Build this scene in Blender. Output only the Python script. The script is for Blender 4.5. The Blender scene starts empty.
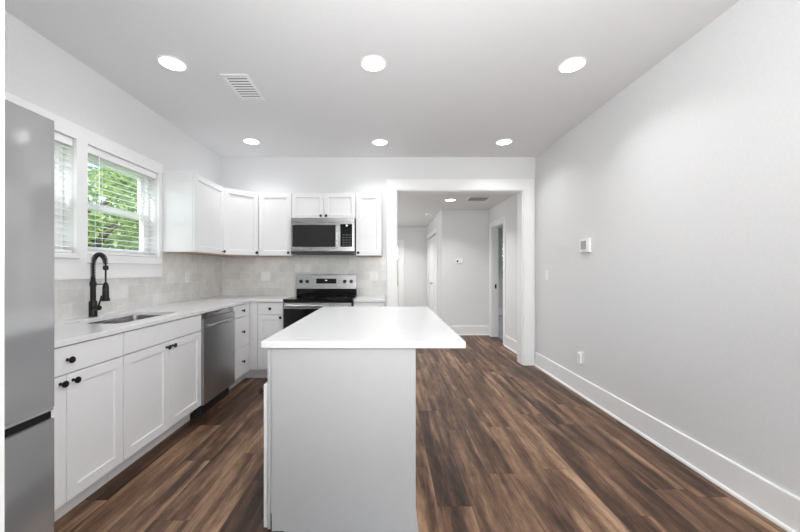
import bpy, bmesh, math, random
from mathutils import Vector, Matrix

# ------------------------------------------------------------------ camera, world, light, exposure
SC = bpy.context.scene
COL = SC.collection
F, VX, VY, EYE = 340.0, 388.0, 270.0, 1.245
cam = bpy.data.cameras.new('camera')
cam.sensor_width = 36.0
cam.lens = F / 800 * 36
cam.shift_x = (400 - VX) / 800
cam.shift_y = (VY - 266) / 800
cam.clip_start = 0.02
co = bpy.data.objects.new('camera', cam)
co.location = (0, 0, EYE)
co.rotation_euler = (math.radians(90), 0, 0)
COL.objects.link(co)
SC.camera = co

SC.view_settings.view_transform = 'Standard'
SC.view_settings.look = 'None'
SC.view_settings.gamma = 1.0
SC.view_settings.use_curve_mapping = False
SC.view_settings.exposure = 0.31

world = bpy.data.worlds.new('world'); SC.world = world
world.use_nodes = True
wn = world.node_tree.nodes; wl = world.node_tree.links
sky = wn.new('ShaderNodeTexSky'); sky.sky_type = 'NISHITA'
sky.sun_disc = False; sky.sun_elevation = math.radians(50); sky.sun_rotation = math.radians(200)
sky.air_density = 1.0; sky.dust_density = 2.0
wl.new(sky.outputs[0], wn['Background'].inputs[0])
wn['Background'].inputs[1].default_value = 0.6

def area(name, loc, rot, sx, sy, power, color=(1, 1, 1), parent=None, shape='RECTANGLE', spread=180):
    l = bpy.data.lights.new(name, 'AREA'); l.shape = shape
    l.size = sx; l.size_y = sy; l.energy = power; l.color = color
    l.spread = math.radians(spread)
    o = bpy.data.objects.new(name, l); COL.objects.link(o)
    o.location = loc; o.rotation_euler = rot
    if parent: o.parent = parent
    return o
sun = bpy.data.lights.new('sun', 'SUN'); sun.energy = 3.2; sun.angle = math.radians(3)
so = bpy.data.objects.new('sun', sun); COL.objects.link(so)
so.rotation_euler = (math.radians(40), 0, math.radians(-35))
# living area fill: added panels standing before the unseen rear windows
LAMP_W = 1.7
SPREAD = 125
def aim(src, dst):
    return (Vector(dst)-Vector(src)).to_track_quat('-Z', 'Y').to_euler()
area('daylight_living_window', (-0.95, -4.42, 1.45), (math.radians(90), 0, math.radians(180)), 1.8, 2.2, 27, (0.97, 0.985, 1))
area('daylight_living_window', (0.95, -4.42, 1.45), (math.radians(90), 0, math.radians(180)), 1.8, 2.2, 27, (0.97, 0.985, 1))
# unseen fill lamps added behind camera: one aimed left, one at the ceiling
area('softbox', (1.35, -0.7, 1.9), aim((1.35, -0.7, 1.9), (-2.1, 2.6, 1.3)), 0.9, 1.3, 30, (0.98, 0.99, 1))
area('bounce_softbox', (-0.3, -0.25, 1.75), aim((-0.3, -0.25, 1.75), (-0.6, 0.55, 2.7)), 1.6, 1.2, 100, (0.98, 0.99, 1))
area('hall_side_fill', (-1.15, 6.6, 1.3), (0, math.radians(-90), 0), 2.0, 3.0, 24, (0.98, 0.99, 1))  # added hall fill; no window stands in that wall

# ------------------------------------------------------------------ materials
def mat(name, color, rough=0.5, metal=0.0, spec=None, coat=0.0):
    m = bpy.data.materials.new(name); m.use_nodes = True
    b = m.node_tree.nodes['Principled BSDF']
    b.inputs['Base Color'].default_value = (*color, 1)
    b.inputs['Roughness'].default_value = rough
    b.inputs['Metallic'].default_value = metal
    if spec is not None: b.inputs['Specular IOR Level'].default_value = spec
    if coat: b.inputs['Coat Weight'].default_value = coat
    return m
def N(m, t, **kw):
    n = m.node_tree.nodes.new(t)
    for k, v in kw.items(): setattr(n, k, v)
    return n
def L(m, a, b): m.node_tree.links.new(a, b)
def B(m): return m.node_tree.nodes['Principled BSDF']
def mottled(m, c1, c2, scale=8, detail=4, bump=0.0, stretch=None, rough=None):
    tc = N(m, 'ShaderNodeTexCoord'); nz = N(m, 'ShaderNodeTexNoise')
    nz.inputs['Scale'].default_value = scale; nz.inputs['Detail'].default_value = detail
    src = tc.outputs['Object']
    if stretch:
        mp = N(m, 'ShaderNodeMapping'); mp.inputs['Scale'].default_value = stretch
        L(m, src, mp.inputs['Vector']); src = mp.outputs['Vector']
    L(m, src, nz.inputs['Vector'])
    r = N(m, 'ShaderNodeValToRGB')
    r.color_ramp.elements[0].color = (*c1, 1); r.color_ramp.elements[0].position = 0.35
    r.color_ramp.elements[1].color = (*c2, 1); r.color_ramp.elements[1].position = 0.65
    L(m, nz.outputs['Fac'], r.inputs['Fac']); L(m, r.outputs['Color'], B(m).inputs['Base Color'])
    if bump:
        bp = N(m, 'ShaderNodeBump'); bp.inputs['Strength'].default_value = bump; bp.inputs['Distance'].default_value = 0.002
        L(m, nz.outputs['Fac'], bp.inputs['Height']); L(m, bp.outputs['Normal'], B(m).inputs['Normal'])
    if rough:
        mr = N(m, 'ShaderNodeMapRange'); mr.inputs['To Min'].default_value = rough[0]; mr.inputs['To Max'].default_value = rough[1]
        L(m, nz.outputs['Fac'], mr.inputs['Value']); L(m, mr.outputs[0], B(m).inputs['Roughness'])
    return m
WALL = mottled(mat('wall_paint', (0.7, 0.7, 0.7), 0.6), (0.72, 0.722, 0.725), (0.74, 0.742, 0.745), 60, 3, 0.05)
CEIL = mottled(mat('ceiling_paint', (0.8, 0.8, 0.8), 0.8), (0.775, 0.775, 0.78), (0.785, 0.785, 0.79), 40, 3, 0.05)
TRIM = mottled(mat('trim_paint', (0.85, 0.85, 0.85), 0.35), (0.84, 0.84, 0.84), (0.85, 0.85, 0.85), 20)
CAB = mottled(mat('cabinet_paint', (0.8, 0.8, 0.8), 0.35), (0.78, 0.78, 0.785), (0.79, 0.79, 0.795), 20)
ISL = mottled(mat('island_paint_shaded', (0.66, 0.67, 0.68), 0.4), (0.46, 0.464, 0.47), (0.47, 0.474, 0.48), 20)  # own grey taken darker still, with shade put into the colour
PLY = mottled(mat('plywood_edge', (0.6, 0.4, 0.25), 0.5), (0.55, 0.38, 0.22), (0.68, 0.5, 0.32), 20, 4, 0, (2, 2, 20))
QUARTZ = mottled(mat('white_quartz', (0.8, 0.8, 0.8), 0.18), (0.73, 0.73, 0.73), (0.76, 0.76, 0.76), 90, 6)
STEEL = mottled(mat('brushed_steel', (0.6, 0.6, 0.6), 0.28, 1.0), (0.53, 0.53, 0.535), (0.60, 0.60, 0.605), 6, 3, 0.0, (1, 1, 60), (0.22, 0.32))
FRIDGE = mottled(mat('glossy_steel', (0.5, 0.5, 0.5), 0.12, 0.6), (0.44, 0.445, 0.45), (0.47, 0.475, 0.48), 3, 2, 0.0, (1, 1, 1), (0.09, 0.14))
DWSTEEL = mottled(mat('dark_steel', (0.4, 0.4, 0.4), 0.25, 0.92), (0.48, 0.48, 0.485), (0.55, 0.55, 0.555), 6, 3, 0.0, (40, 40, 1), (0.25, 0.35))
BLACK = mottled(mat('matte_black', (0.015, 0.015, 0.015), 0.38, spec=0.35), (0.006, 0.006, 0.006), (0.010, 0.010, 0.010), 30)
BGLASS = mottled(mat('black_glass', (0.01, 0.01, 0.01), 0.08, spec=0.35), (0.004, 0.004, 0.004), (0.007, 0.007, 0.007), 5)
MGLASS = mottled(mat('tinted_glass', (0.04, 0.04, 0.04), 0.10), (0.022, 0.022, 0.023), (0.03, 0.03, 0.031), 300)
RUBBER = mottled(mat('black_plastic', (0.02, 0.02, 0.02), 0.55), (0.018, 0.018, 0.018), (0.026, 0.026, 0.026), 30)
GREYPL = mottled(mat('grey_plastic', (0.3, 0.3, 0.3), 0.5), (0.28, 0.28, 0.28), (0.33, 0.33, 0.33), 30)
PLASTIC = mottled(mat('white_plastic', (0.85, 0.85, 0.85), 0.35), (0.83, 0.83, 0.83), (0.86, 0.86, 0.86), 30)
BLIND = mottled(mat('blind_vinyl', (0.88, 0.88, 0.88), 0.4), (0.87, 0.87, 0.87), (0.89, 0.89, 0.89), 30)
LCD = mottled(mat('lcd_screen', (0.35, 0.37, 0.36), 0.2), (0.30, 0.31, 0.31), (0.42, 0.43, 0.42), 120)
VENTD = mottled(mat('vent_cavity_shade', (0.1, 0.1, 0.1), 0.8), (0.07, 0.07, 0.07), (0.09, 0.09, 0.09), 30)
BARK = mottled(mat('bark', (0.1, 0.07, 0.05), 0.9), (0.06, 0.045, 0.03), (0.15, 0.11, 0.08), 12, 6, 0.5)
GREYFLOOR = mottled(mat('grey_tile_floor', (0.3, 0.31, 0.33), 0.3), (0.26, 0.27, 0.29), (0.34, 0.35, 0.37), 3)
GRASS = mottled(mat('lawn_grass', (0.1, 0.2, 0.05), 0.9), (0.07, 0.15, 0.03), (0.20, 0.32, 0.08), 6, 8, 0.5)

def emis(name, color, strength):
    m = mat(name, color, 0.5)
    B(m).inputs['Emission Color'].default_value = (*color, 1)
    B(m).inputs['Emission Strength'].default_value = strength
    return m
LENS = emis('lamp_lens', (1, 1, 1), 6.0)
DIGIT = emis('display_digits', (0.75, 0.85, 0.9), 1.2)

def glass(name):
    m = bpy.data.materials.new(name); m.use_nodes = True
    nt = m.node_tree; nt.nodes.remove(nt.nodes['Principled BSDF'])
    out = nt.nodes['Material Output']
    tr = nt.nodes.new('ShaderNodeBsdfTransparent'); tr.inputs[0].default_value = (0.95, 0.98, 0.96, 1)
    gl = nt.nodes.new('ShaderNodeBsdfGlossy'); gl.inputs['Roughness'].default_value = 0.02
    mx = nt.nodes.new('ShaderNodeMixShader'); mx.inputs[0].default_value = 0.06
    nt.links.new(tr.outputs[0], mx.inputs[1]); nt.links.new(gl.outputs[0], mx.inputs[2])
    nt.links.new(mx.outputs[0], out.inputs[0])
    return m
GLASS = glass('window_glass')

def leafmat(name, a, b, c):
    m = mat(name, a, 0.5)
    oi = N(m, 'ShaderNodeNewGeometry')
    r = N(m, 'ShaderNodeValToRGB'); e = r.color_ramp.elements
    e[0].color = (*a, 1); e[0].position = 0.0; e[1].color = (*c, 1); e[1].position = 1.0
    x = e.new(0.5); x.color = (*b, 1)
    L(m, oi.outputs['Random Per Island'], r.inputs['Fac'])
    L(m, r.outputs['Color'], B(m).inputs['Base Color'])
    tl = N(m, 'ShaderNodeBsdfTranslucent'); L(m, r.outputs['Color'], tl.inputs[0])
    mx = N(m, 'ShaderNodeMixShader'); mx.inputs[0].default_value = 0.4
    L(m, B(m).outputs[0], mx.inputs[1]); L(m, tl.outputs[0], mx.inputs[2])
    L(m, mx.outputs[0], m.node_tree.nodes['Material Output'].inputs[0])
    return m
LEAF_A = leafmat('leaf_yellow_green', (0.14, 0.24, 0.05), (0.32, 0.43, 0.12), (0.55, 0.60, 0.24))
LEAF_B = leafmat('leaf_mid_green', (0.07, 0.15, 0.06), (0.14, 0.24, 0.10), (0.26, 0.35, 0.16))
LEAF_C = leafmat('leaf_dark_green', (0.03, 0.10, 0.05), (0.06, 0.16, 0.08), (0.12, 0.24, 0.12))

def floor_mat():
    m = mat('wood_plank_floor', (0.2, 0.12, 0.08), 0.45, spec=0.35)
    PW, PL = 0.178, 1.22
    geo = N(m, 'ShaderNodeNewGeometry')
    sep = N(m, 'ShaderNodeSeparateXYZ'); L(m, geo.outputs['Position'], sep.inputs[0])
    def math_(op, a, b=None, c=None):
        n = N(m, 'ShaderNodeMath', operation=op)
        for i, v in enumerate((a, b, c)):
            if v is None: continue
            if isinstance(v, (int, float)): n.inputs[i].default_value = v
            else: L(m, v, n.inputs[i])
        return n.outputs[0]
    xr = math_('DIVIDE', math_('ADD', sep.outputs['X'], 20.03), PW)
    row = math_('FLOOR', xr); fx = math_('FRACT', xr)
    wn1 = N(m, 'ShaderNodeTexWhiteNoise', noise_dimensions='1D'); L(m, row, wn1.inputs['W'])
    yr = math_('ADD', math_('DIVIDE', math_('ADD', sep.outputs['Y'], 20.0), PL), wn1.outputs['Value'])
    colm = math_('FLOOR', yr); fy = math_('FRACT', yr)
    pid = math_('ADD', math_('MULTIPLY', row, 7.31), math_('MULTIPLY', colm, 3.77))
    wn2 = N(m, 'ShaderNodeTexWhiteNoise', noise_dimensions='1D'); L(m, pid, wn2.inputs['W'])
    rnd = wn2.outputs['Value']
    # grain coordinates, shifted for every plank
    cb = N(m, 'ShaderNodeCombineXYZ')
    L(m, math_('ADD', sep.outputs['X'], math_('MULTIPLY', rnd, 31.0)), cb.inputs['X'])
    L(m, math_('MULTIPLY', sep.outputs['Y'], 0.075), cb.inputs['Y'])
    L(m, math_('MULTIPLY', rnd, 17.0), cb.inputs['Z'])
    n1 = N(m, 'ShaderNodeTexNoise'); n1.inputs['Scale'].default_value = 8; n1.inputs['Detail'].default_value = 8; n1.inputs['Roughness'].default_value = 0.66; n1.inputs['Distortion'].default_value = 0.9
    L(m, cb.outputs[0], n1.inputs['Vector'])
    cb2 = N(m, 'ShaderNodeCombineXYZ')
    L(m, math_('ADD', sep.outputs['X'], math_('MULTIPLY', rnd, 13.0)), cb2.inputs['X'])
    L(m, math_('MULTIPLY', sep.outputs['Y'], 0.06), cb2.inputs['Y'])
    n2 = N(m, 'ShaderNodeTexNoise'); n2.inputs['Scale'].default_value = 70; n2.inputs['Detail'].default_value = 6; n2.inputs['Roughness'].default_value = 0.7
    L(m, cb2.outputs[0], n2.inputs['Vector'])
    cb3 = N(m, 'ShaderNodeCombineXYZ')
    L(m, math_('ADD', sep.outputs['X'], math_('MULTIPLY', rnd, 5.0)), cb3.inputs['X'])
    L(m, math_('MULTIPLY', sep.outputs['Y'], 0.16), cb3.inputs['Y'])
    L(m, rnd, cb3.inputs['Z'])
    n3 = N(m, 'ShaderNodeTexNoise'); n3.inputs['Scale'].default_value = 5; n3.inputs['Detail'].default_value = 3; n3.inputs['Distortion'].default_value = 1.5
    L(m, cb3.outputs[0], n3.inputs['Vector'])
    v = math_('ADD', math_('MULTIPLY', n1.outputs['Fac'], 0.62), math_('MULTIPLY', n2.outputs['Fac'], 0.26))
    v = math_('ADD', v, math_('MULTIPLY', n3.outputs['Fac'], 0.35))
    v = math_('ADD', v, math_('MULTIPLY', math_('SUBTRACT', rnd, 0.5), 0.07))
    v = math_('SUBTRACT', v, 0.10)
    # pale sapwood streak along one edge of some planks
    ed = N(m, 'ShaderNodeMapRange'); ed.interpolation_type = 'SMOOTHSTEP'; ed.inputs['From Min'].default_value = 0.72; ed.inputs['From Max'].default_value = 0.97
    L(m, math_('ADD', fx, math_('MULTIPLY', math_('SUBTRACT', n3.outputs['Fac'], 0.5), 0.5)), ed.inputs['Value'])
    v = math_('ADD', v, math_('MULTIPLY', math_('MULTIPLY', ed.outputs[0], math_('GREATER_THAN', rnd, 0.45)), 0.07))
    # weathered blotches, hardly stretched
    n4 = N(m, 'ShaderNodeTexNoise'); n4.inputs['Scale'].default_value = 26; n4.inputs['Detail'].default_value = 6; n4.inputs['Roughness'].default_value = 0.7
    cb5 = N(m, 'ShaderNodeCombineXYZ'); L(m, sep.outputs['X'], cb5.inputs['X']); L(m, math_('MULTIPLY', sep.outputs['Y'], 0.35), cb5.inputs['Y']); L(m, rnd, cb5.inputs['Z'])
    L(m, cb5.outputs[0], n4.inputs['Vector'])
    v = math_('ADD', v, math_('MULTIPLY', math_('SUBTRACT', n4.outputs['Fac'], 0.5), 0.20))
    # cathedral veins: distorted bands inside each plank
    wv = N(m, 'ShaderNodeTexWave'); wv.wave_type = 'BANDS'; wv.bands_direction = 'X'
    wv.inputs['Scale'].default_value = 3.2; wv.inputs['Distortion'].default_value = 7.0; wv.inputs['Detail'].default_value = 3.0; wv.inputs['Detail Scale'].default_value = 1.6
    L(m, cb3.outputs[0], wv.inputs['Vector'])
    v = math_('ADD', v, math_('MULTIPLY', math_('SUBTRACT', wv.outputs['Fac'], 0.5), 0.055))
    r = N(m, 'ShaderNodeValToRGB'); cr = r.color_ramp
    stops = [(0.36, (0.024, 0.012, 0.007)), (0.44, (0.062, 0.031, 0.018)), (0.50, (0.112, 0.058, 0.034)), (0.56, (0.175, 0.098, 0.058)), (0.63, (0.29, 0.175, 0.105)), (0.74, (0.44, 0.29, 0.185))]
    cr.elements[0].position, cr.elements[0].color = stops[0][0], (*stops[0][1], 1)
    cr.elements[1].position, cr.elements[1].color = stops[-1][0], (*stops[-1][1], 1)
    for p, c in stops[1:-1]:
        e = cr.elements.new(p); e.color = (*c, 1)
    L(m, v, r.inputs['Fac'])
    # knots
    vo = N(m, 'ShaderNodeTexVoronoi'); vo.inputs['Scale'].default_value = 2.6
    cb4 = N(m, 'ShaderNodeCombineXYZ'); L(m, sep.outputs['X'], cb4.inputs['X']); L(m, math_('MULTIPLY', sep.outputs['Y'], 0.45), cb4.inputs['Y'])
    L(m, cb4.outputs[0], vo.inputs['Vector'])
    kn = N(m, 'ShaderNodeMapRange'); kn.inputs['From Min'].default_value = 0.03; kn.inputs['From Max'].default_value = 0.10
    kn.inputs['To Min'].default_value = 0.25; kn.inputs['To Max'].default_value = 1.0
    L(m, vo.outputs['Distance'], kn.inputs['Value'])
    # seams
    sx = math_('MINIMUM', fx, math_('SUBTRACT', 1.0, fx)); sy = math_('MINIMUM', fy, math_('SUBTRACT', 1.0, fy))
    s1 = math_('MULTIPLY', math_('LESS_THAN', sx, 0.008), 0.25)
    s2 = math_('MULTIPLY', math_('LESS_THAN', sy, 0.0016), 0.45)
    seam = math_('SUBTRACT', 1.0, math_('MAXIMUM', s1, s2))
    f = math_('MULTIPLY', kn.outputs[0], seam)
    hs = N(m, 'ShaderNodeMix', data_type='RGBA', blend_type='MULTIPLY'); hs.inputs[0].default_value = 1.0
    L(m, r.outputs['Color'], hs.inputs[6])
    cbc = N(m, 'ShaderNodeCombineXYZ')
    for k in 'XYZ': L(m, f, cbc.inputs[k])
    L(m, cbc.outputs[0], hs.inputs[7])
    L(m, hs.outputs[2], B(m).inputs['Base Color'])
    bp = N(m, 'ShaderNodeBump'); bp.inputs['Strength'].default_value = 0.25; bp.inputs['Distance'].default_value = 0.002
    L(m, math_('ADD', math_('MULTIPLY', n2.outputs['Fac'], 0.4), seam), bp.inputs['Height'])
    L(m, bp.outputs['Normal'], B(m).inputs['Normal'])
    return m
FLOOR = floor_mat()

def tile_mat(name, axis):
    m = mat(name, (0.55, 0.53, 0.5), 0.28)
    geo = N(m, 'ShaderNodeNewGeometry'); sep = N(m, 'ShaderNodeSeparateXYZ'); L(m, geo.outputs['Position'], sep.inputs[0])
    cb = N(m, 'ShaderNodeCombineXYZ'); L(m, sep.outputs[axis], cb.inputs['X'])
    sb = N(m, 'ShaderNodeMath', operation='SUBTRACT'); sb.inputs[1].default_value = 0.914; L(m, sep.outputs['Z'], sb.inputs[0])
    L(m, sb.outputs[0], cb.inputs['Y'])
    br = N(m, 'ShaderNodeTexBrick'); br.offset = 0.5
    br.inputs['Scale'].default_value = 1.0; br.inputs['Brick Width'].default_value = 0.203; br.inputs['Row Height'].default_value = 0.1015
    br.inputs['Mortar Size'].default_value = 0.0017; br.inputs['Mortar Smooth'].default_value = 0.3
    br.inputs['Color1'].default_value = (0.68, 0.672, 0.655, 1); br.inputs['Color2'].default_value = (0.79, 0.785, 0.77, 1)
    br.inputs['Mortar'].default_value = (0.81, 0.805, 0.795, 1)
    L(m, cb.outputs[0], br.inputs['Vector'])
    nz = N(m, 'ShaderNodeTexNoise'); nz.inputs['Scale'].default_value = 7; nz.inputs['Detail'].default_value = 7; nz.inputs['Roughness'].default_value = 0.7; nz.inputs['Distortion'].default_value = 0.3
    L(m, geo.outputs['Position'], nz.inputs['Vector'])
    r = N(m, 'ShaderNodeValToRGB'); r.color_ramp.elements[0].position = 0.35; r.color_ramp.elements[0].color = (0.86, 0.855, 0.84, 1)
    r.color_ramp.elements[1].position = 0.68; r.color_ramp.elements[1].color = (1.05, 1.05, 1.05, 1)
    L(m, nz.outputs['Fac'], r.inputs['Fac'])
    mx = N(m, 'ShaderNodeMix', data_type='RGBA', blend_type='MULTIPLY'); mx.inputs[0].default_value = 1
    L(m, br.outputs['Color'], mx.inputs[6]); L(m, r.outputs['Color'], mx.inputs[7])
    L(m, mx.outputs[2], B(m).inputs['Base Color'])
    bp = N(m, 'ShaderNodeBump'); bp.invert = True; bp.inputs['Strength'].default_value = 0.3; bp.inputs['Distance'].default_value = 0.002
    L(m, br.outputs['Fac'], bp.inputs['Height']); L(m, bp.outputs['Normal'], B(m).inputs['Normal'])
    return m
TILE_L = tile_mat('backsplash_tile_side', 'Y')
TILE_B = tile_mat('backsplash_tile_back', 'X')

# ------------------------------------------------------------------ mesh helpers
class MB:
    def __init__(s): s.bm = bmesh.new()
    def box(s, x0, x1, y0, y1, z0, z1):
        v = [s.bm.verts.new(p) for p in ((x0,y0,z0),(x1,y0,z0),(x1,y1,z0),(x0,y1,z0),(x0,y0,z1),(x1,y0,z1),(x1,y1,z1),(x0,y1,z1))]
        for q in ((0,3,2,1),(4,5,6,7),(0,1,5,4),(1,2,6,5),(2,3,7,6),(3,0,4,7)): s.bm.faces.new([v[i] for i in q])
        return s
    def prism(s, pts, a, b, axis='z'):
        """polygon pts extruded from a to b along axis"""
        def P(p, t): return (p[0], p[1], t) if axis == 'z' else ((p[0], t, p[1]) if axis == 'y' else (t, p[0], p[1]))
        A = [s.bm.verts.new(P(p, a)) for p in pts]; Bv = [s.bm.verts.new(P(p, b)) for p in pts]
        n = len(pts); s.bm.faces.new(A); s.bm.faces.new(Bv[::-1])
        for i in range(n): s.bm.faces.new((A[i], Bv[i], Bv[(i+1) % n], A[(i+1) % n]))
        return s
    def lathe(s, prof, axis='z', origin=(0,0,0), seg=24):
        """prof: list of (radius, t) along axis; closed at ends when radius 0"""
        O = Vector(origin); rings = []
        for r, t in prof:
            ring = []
            for k in range(seg):
                a = 2*math.pi*k/seg; c, d = r*math.cos(a), r*math.sin(a)
                p = {'z': (c, d, t), 'y': (c, t, d), 'x': (t, c, d)}[axis]
                ring.append(s.bm.verts.new(O + Vector(p)))
            rings.append(ring)
        for A, Bq in zip(rings, rings[1:]):
            for k in range(seg): s.bm.faces.new((A[k], A[(k+1) % seg], Bq[(k+1) % seg], Bq[k]))
        s.bm.faces.new(rings[0]); s.bm.faces.new(rings[-1][::-1])
        return s
    def tube(s, path, r, seg=10):
        path = [Vector(p) for p in path]; rings = []
        t0 = (path[1]-path[0]).normalized()
        up = Vector((0,0,1)) if abs(t0.z) < 0.9 else Vector((1,0,0))
        n = t0.cross(up).normalized()
        for i, p in enumerate(path):
            t = (path[min(i+1, len(path)-1)] - path[max(i-1, 0)]).normalized()
            n = (n - t*n.dot(t)).normalized(); b = t.cross(n)
            rr = r[i] if isinstance(r, (list, tuple)) else r
            rings.append([s.bm.verts.new(p + (n*math.cos(2*math.pi*k/seg) + b*math.sin(2*math.pi*k/seg))*rr) for k in range(seg)])
        for A, Bq in zip(rings, rings[1:]):
            for k in range(seg): s.bm.faces.new((A[k], A[(k+1) % seg], Bq[(k+1) % seg], Bq[k]))
        s.bm.faces.new(rings[0]); s.bm.faces.new(rings[-1][::-1])
        return s
    def shaker(s, w, h, t=0.02, rail=0.057, rec=0.009, x0=0, z0=0, y=0.0):
        """door front at y, back at y+t; recessed centre panel"""
        def loop(i, yy): return [s.bm.verts.new(p) for p in ((x0+i, yy, z0+i), (x0+w-i, yy, z0+i), (x0+w-i, yy, z0+h-i), (x0+i, yy, z0+h-i))]
        b = loop(0, y+t); a = loop(0, y); c = loop(rail, y); d = loop(rail+0.003, y+rec)
        for P, Q in ((b, a), (a, c), (c, d)):
            for k in range(4): s.bm.faces.new((P[k], P[(k+1) % 4], Q[(k+1) % 4], Q[k]))
        s.bm.faces.new(d); s.bm.faces.new(b[::-1])
        return s
    def build(s, name, material, parent=None, bevel=0.0, smooth=False, seg=2, loc=None):
        bmesh.ops.recalc_face_normals(s.bm, faces=s.bm.faces[:])
        me = bpy.data.meshes.new(name); s.bm.to_mesh(me); s.bm.free()
        if smooth:
            for p in me.polygons: p.use_smooth = True
        me.materials.append(material)
        o = bpy.data.objects.new(name, me); COL.objects.link(o)
        if parent: o.parent = parent
        if loc: o.location = loc
        if smooth:
            md = o.modifiers.new('edges', 'EDGE_SPLIT'); md.split_angle = math.radians(40)
        if bevel:
            md = o.modifiers.new('bevel', 'BEVEL'); md.width = bevel; md.segments = seg; md.limit_method = 'ANGLE'; md.angle_limit = math.radians(35)
        return o
def tag(o, label, cat, group=None, kind=None):
    o['label'] = label; o['category'] = cat
    if group: o['group'] = group
    if kind: o['kind'] = kind
    return o
def thing(name, label, cat, loc=(0,0,0), rz=0, group=None):
    o = bpy.data.objects.new(name, None); COL.objects.link(o); o.empty_display_size = 0.1
    o.location = loc; o.rotation_euler = (0, 0, rz)
    return tag(o, label, cat, group)
def structure(o, label=None):
    o['kind'] = 'structure'
    if label: o['label'] = label; o['category'] = label.split()[-1] if False else o.name.split('_')[0].split('.')[0]
    return o
def copy_tree(o, parent=None):
    c = o.copy(); COL.objects.link(c)
    if parent: c.parent = parent
    for ch in list(o.children): copy_tree(ch, c)
    return c

# ------------------------------------------------------------------ the setting
XL, XR, YB, ZC, HC = -2.18, 1.93, 4.45, 2.724, 2.394
BT = 0.17          # back wall thickness
def wall_x(name, x0, x1, y0, y1, z0, z1, holes, label):
    """wall whose faces look along x; holes = (y0,y1,z0,z1)"""
    ys = sorted({y0, y1, *[h[0] for h in holes], *[h[1] for h in holes]}); zs = sorted({z0, z1, *[h[2] for h in holes], *[h[3] for h in holes]})
    b = MB()
    for ya, yb in zip(ys, ys[1:]):
        for za, zb in zip(zs, zs[1:]):
            cy, cz = (ya+yb)/2, (za+zb)/2
            if any(h[0] < cy < h[1] and h[2] < cz < h[3] for h in holes): continue
            b.box(x0, x1, ya, yb, za, zb)
    return structure(b.build(name, WALL), label)
def wall_y(name, y0, y1, x0, x1, z0, z1, holes, label):
    xs = sorted({x0, x1, *[h[0] for h in holes], *[h[1] for h in holes]}); zs = sorted({z0, z1, *[h[2] for h in holes], *[h[3] for h in holes]})
    b = MB()
    for xa, xb in zip(xs, xs[1:]):
        for za, zb in zip(zs, zs[1:]):
            cx, cz = (xa+xb)/2, (za+zb)/2
            if any(h[0] < cx < h[1] and h[2] < cz < h[3] for h in holes): continue
            b.box(xa, xb, y0, y1, za, zb)
    return structure(b.build(name, WALL), label)

structure(MB().box(-2.33, 2.05, -4.6, 9.3, -0.06, 0).build('floor', FLOOR), 'brown wood plank floor running through kitchen and hall')
structure(MB().box(2.05, 5.0, 4.9, 9.6, -0.06, 0.0).build('floor_side_room', GREYFLOOR), 'grey floor of the side room')
structure(MB().box(-2.33, 2.05, -4.6, 4.62, ZC, ZC+0.1).build('ceiling', CEIL), 'flat white kitchen ceiling')
structure(MB().box(-1.35, 5.1, 4.62, 9.75, HC, HC+0.1).build('ceiling_hall', CEIL), 'lower white hall ceiling')
W1, W2 = (1.61, 2.360), (2.447, 3.212)       # window openings along Y
WZ0, WZ1 = 1.36, 2.155
wall_x('wall_left', XL-0.15, XL, -4.6, 4.62, 0, ZC, [(W1[0], W1[1], WZ0, WZ1), (W2[0], W2[1], WZ0, WZ1)], 'pale grey left kitchen wall with two windows')
DY0, DY1 = 5.66, 6.33
wall_x('wall_right', XR, XR+0.12, -4.6, 9.3, 0, ZC, [(DY0, DY1, 0, 2.04)], 'long pale grey right wall')
OX0, OX1, OZ = 0.109, 1.767, 2.287
wall_y('wall_back', YB, YB+BT, XL, XR, 0, ZC, [(OX0, OX1, 0, OZ)], 'pale grey back wall with wide cased opening to hall')
wall_y('wall_near', 0.22, 0.34, XL, -0.3835, 0, ZC, [], 'short wall end beside the refrigerator')
wall_y('wall_behind', -4.6, -4.5, XL, XR, 0, ZC, [(-1.65, -0.15, 0.7, 2.2), (0.25, 1.75, 0.7, 2.2)], 'rear living room wall')
# hall
wall_y('wall_hall_centre', 6.51, 6.63, 1.03, XR, 0, HC, [], 'grey wall closing the hall with a thermostat on it')
CD0, CD1 = 7.15, 8.62
wall_x('wall_corridor_right', 1.03, 1.15, 6.63, 9.13, 0, HC, [(CD0, CD1, 0, 2.04)], 'corridor wall with the closet doors')
wall_y('wall_corridor_end', 9.13, 9.27, -1.2, 1.15, 0, HC, [(-0.58, 0.29, 0, 1.965)], 'wall at the far end of the corridor')
wall_x('wall_hall_left', -1.35, -1.2, 4.62, 9.27, 0, HC, [], 'left wall of the hall')
# side room
wall_y('wall_side_room_end', 9.5, 9.62, 2.05, 5.1, 0, HC, [(3.15, 3.95, 0.95, 2.1)], 'far wall of the side room')
wall_x('wall_side_room_right', 5.0, 5.1, 4.8, 9.5, 0, HC, [], 'right wall of the side room')
wall_y('wall_side_room_near', 4.7, 4.8, 2.05, 5.1, 0, HC, [], 'near wall of the side room')

def trim(n, b, label, bevel=0.003): return structure(b.build('trim_%d' % n, TRIM, bevel=bevel), label)
# cased opening: one casing frame + jamb lining
b = MB(); c = 0.022
b.prism([(-0.02, 0), (OX0, 0), (OX0, OZ), (OX1, OZ), (OX1, 0), (1.907, 0), (1.907, 2.43), (-0.02, 2.43)], YB-c, YB, 'y')
trim(1, b, 'wide white casing around the opening to the hall')
b = MB(); b.prism([(OX0, 0), (OX0+0.012, 0), (OX0+0.012, OZ-0.012), (OX1-0.012, OZ-0.012), (OX1-0.012, 0), (OX1, 0), (OX1, OZ), (OX0, OZ)], YB-0.004, YB+BT+0.004, 'y')
trim(2, b, 'white jamb lining of the opening to the hall', 0.002)
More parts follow.
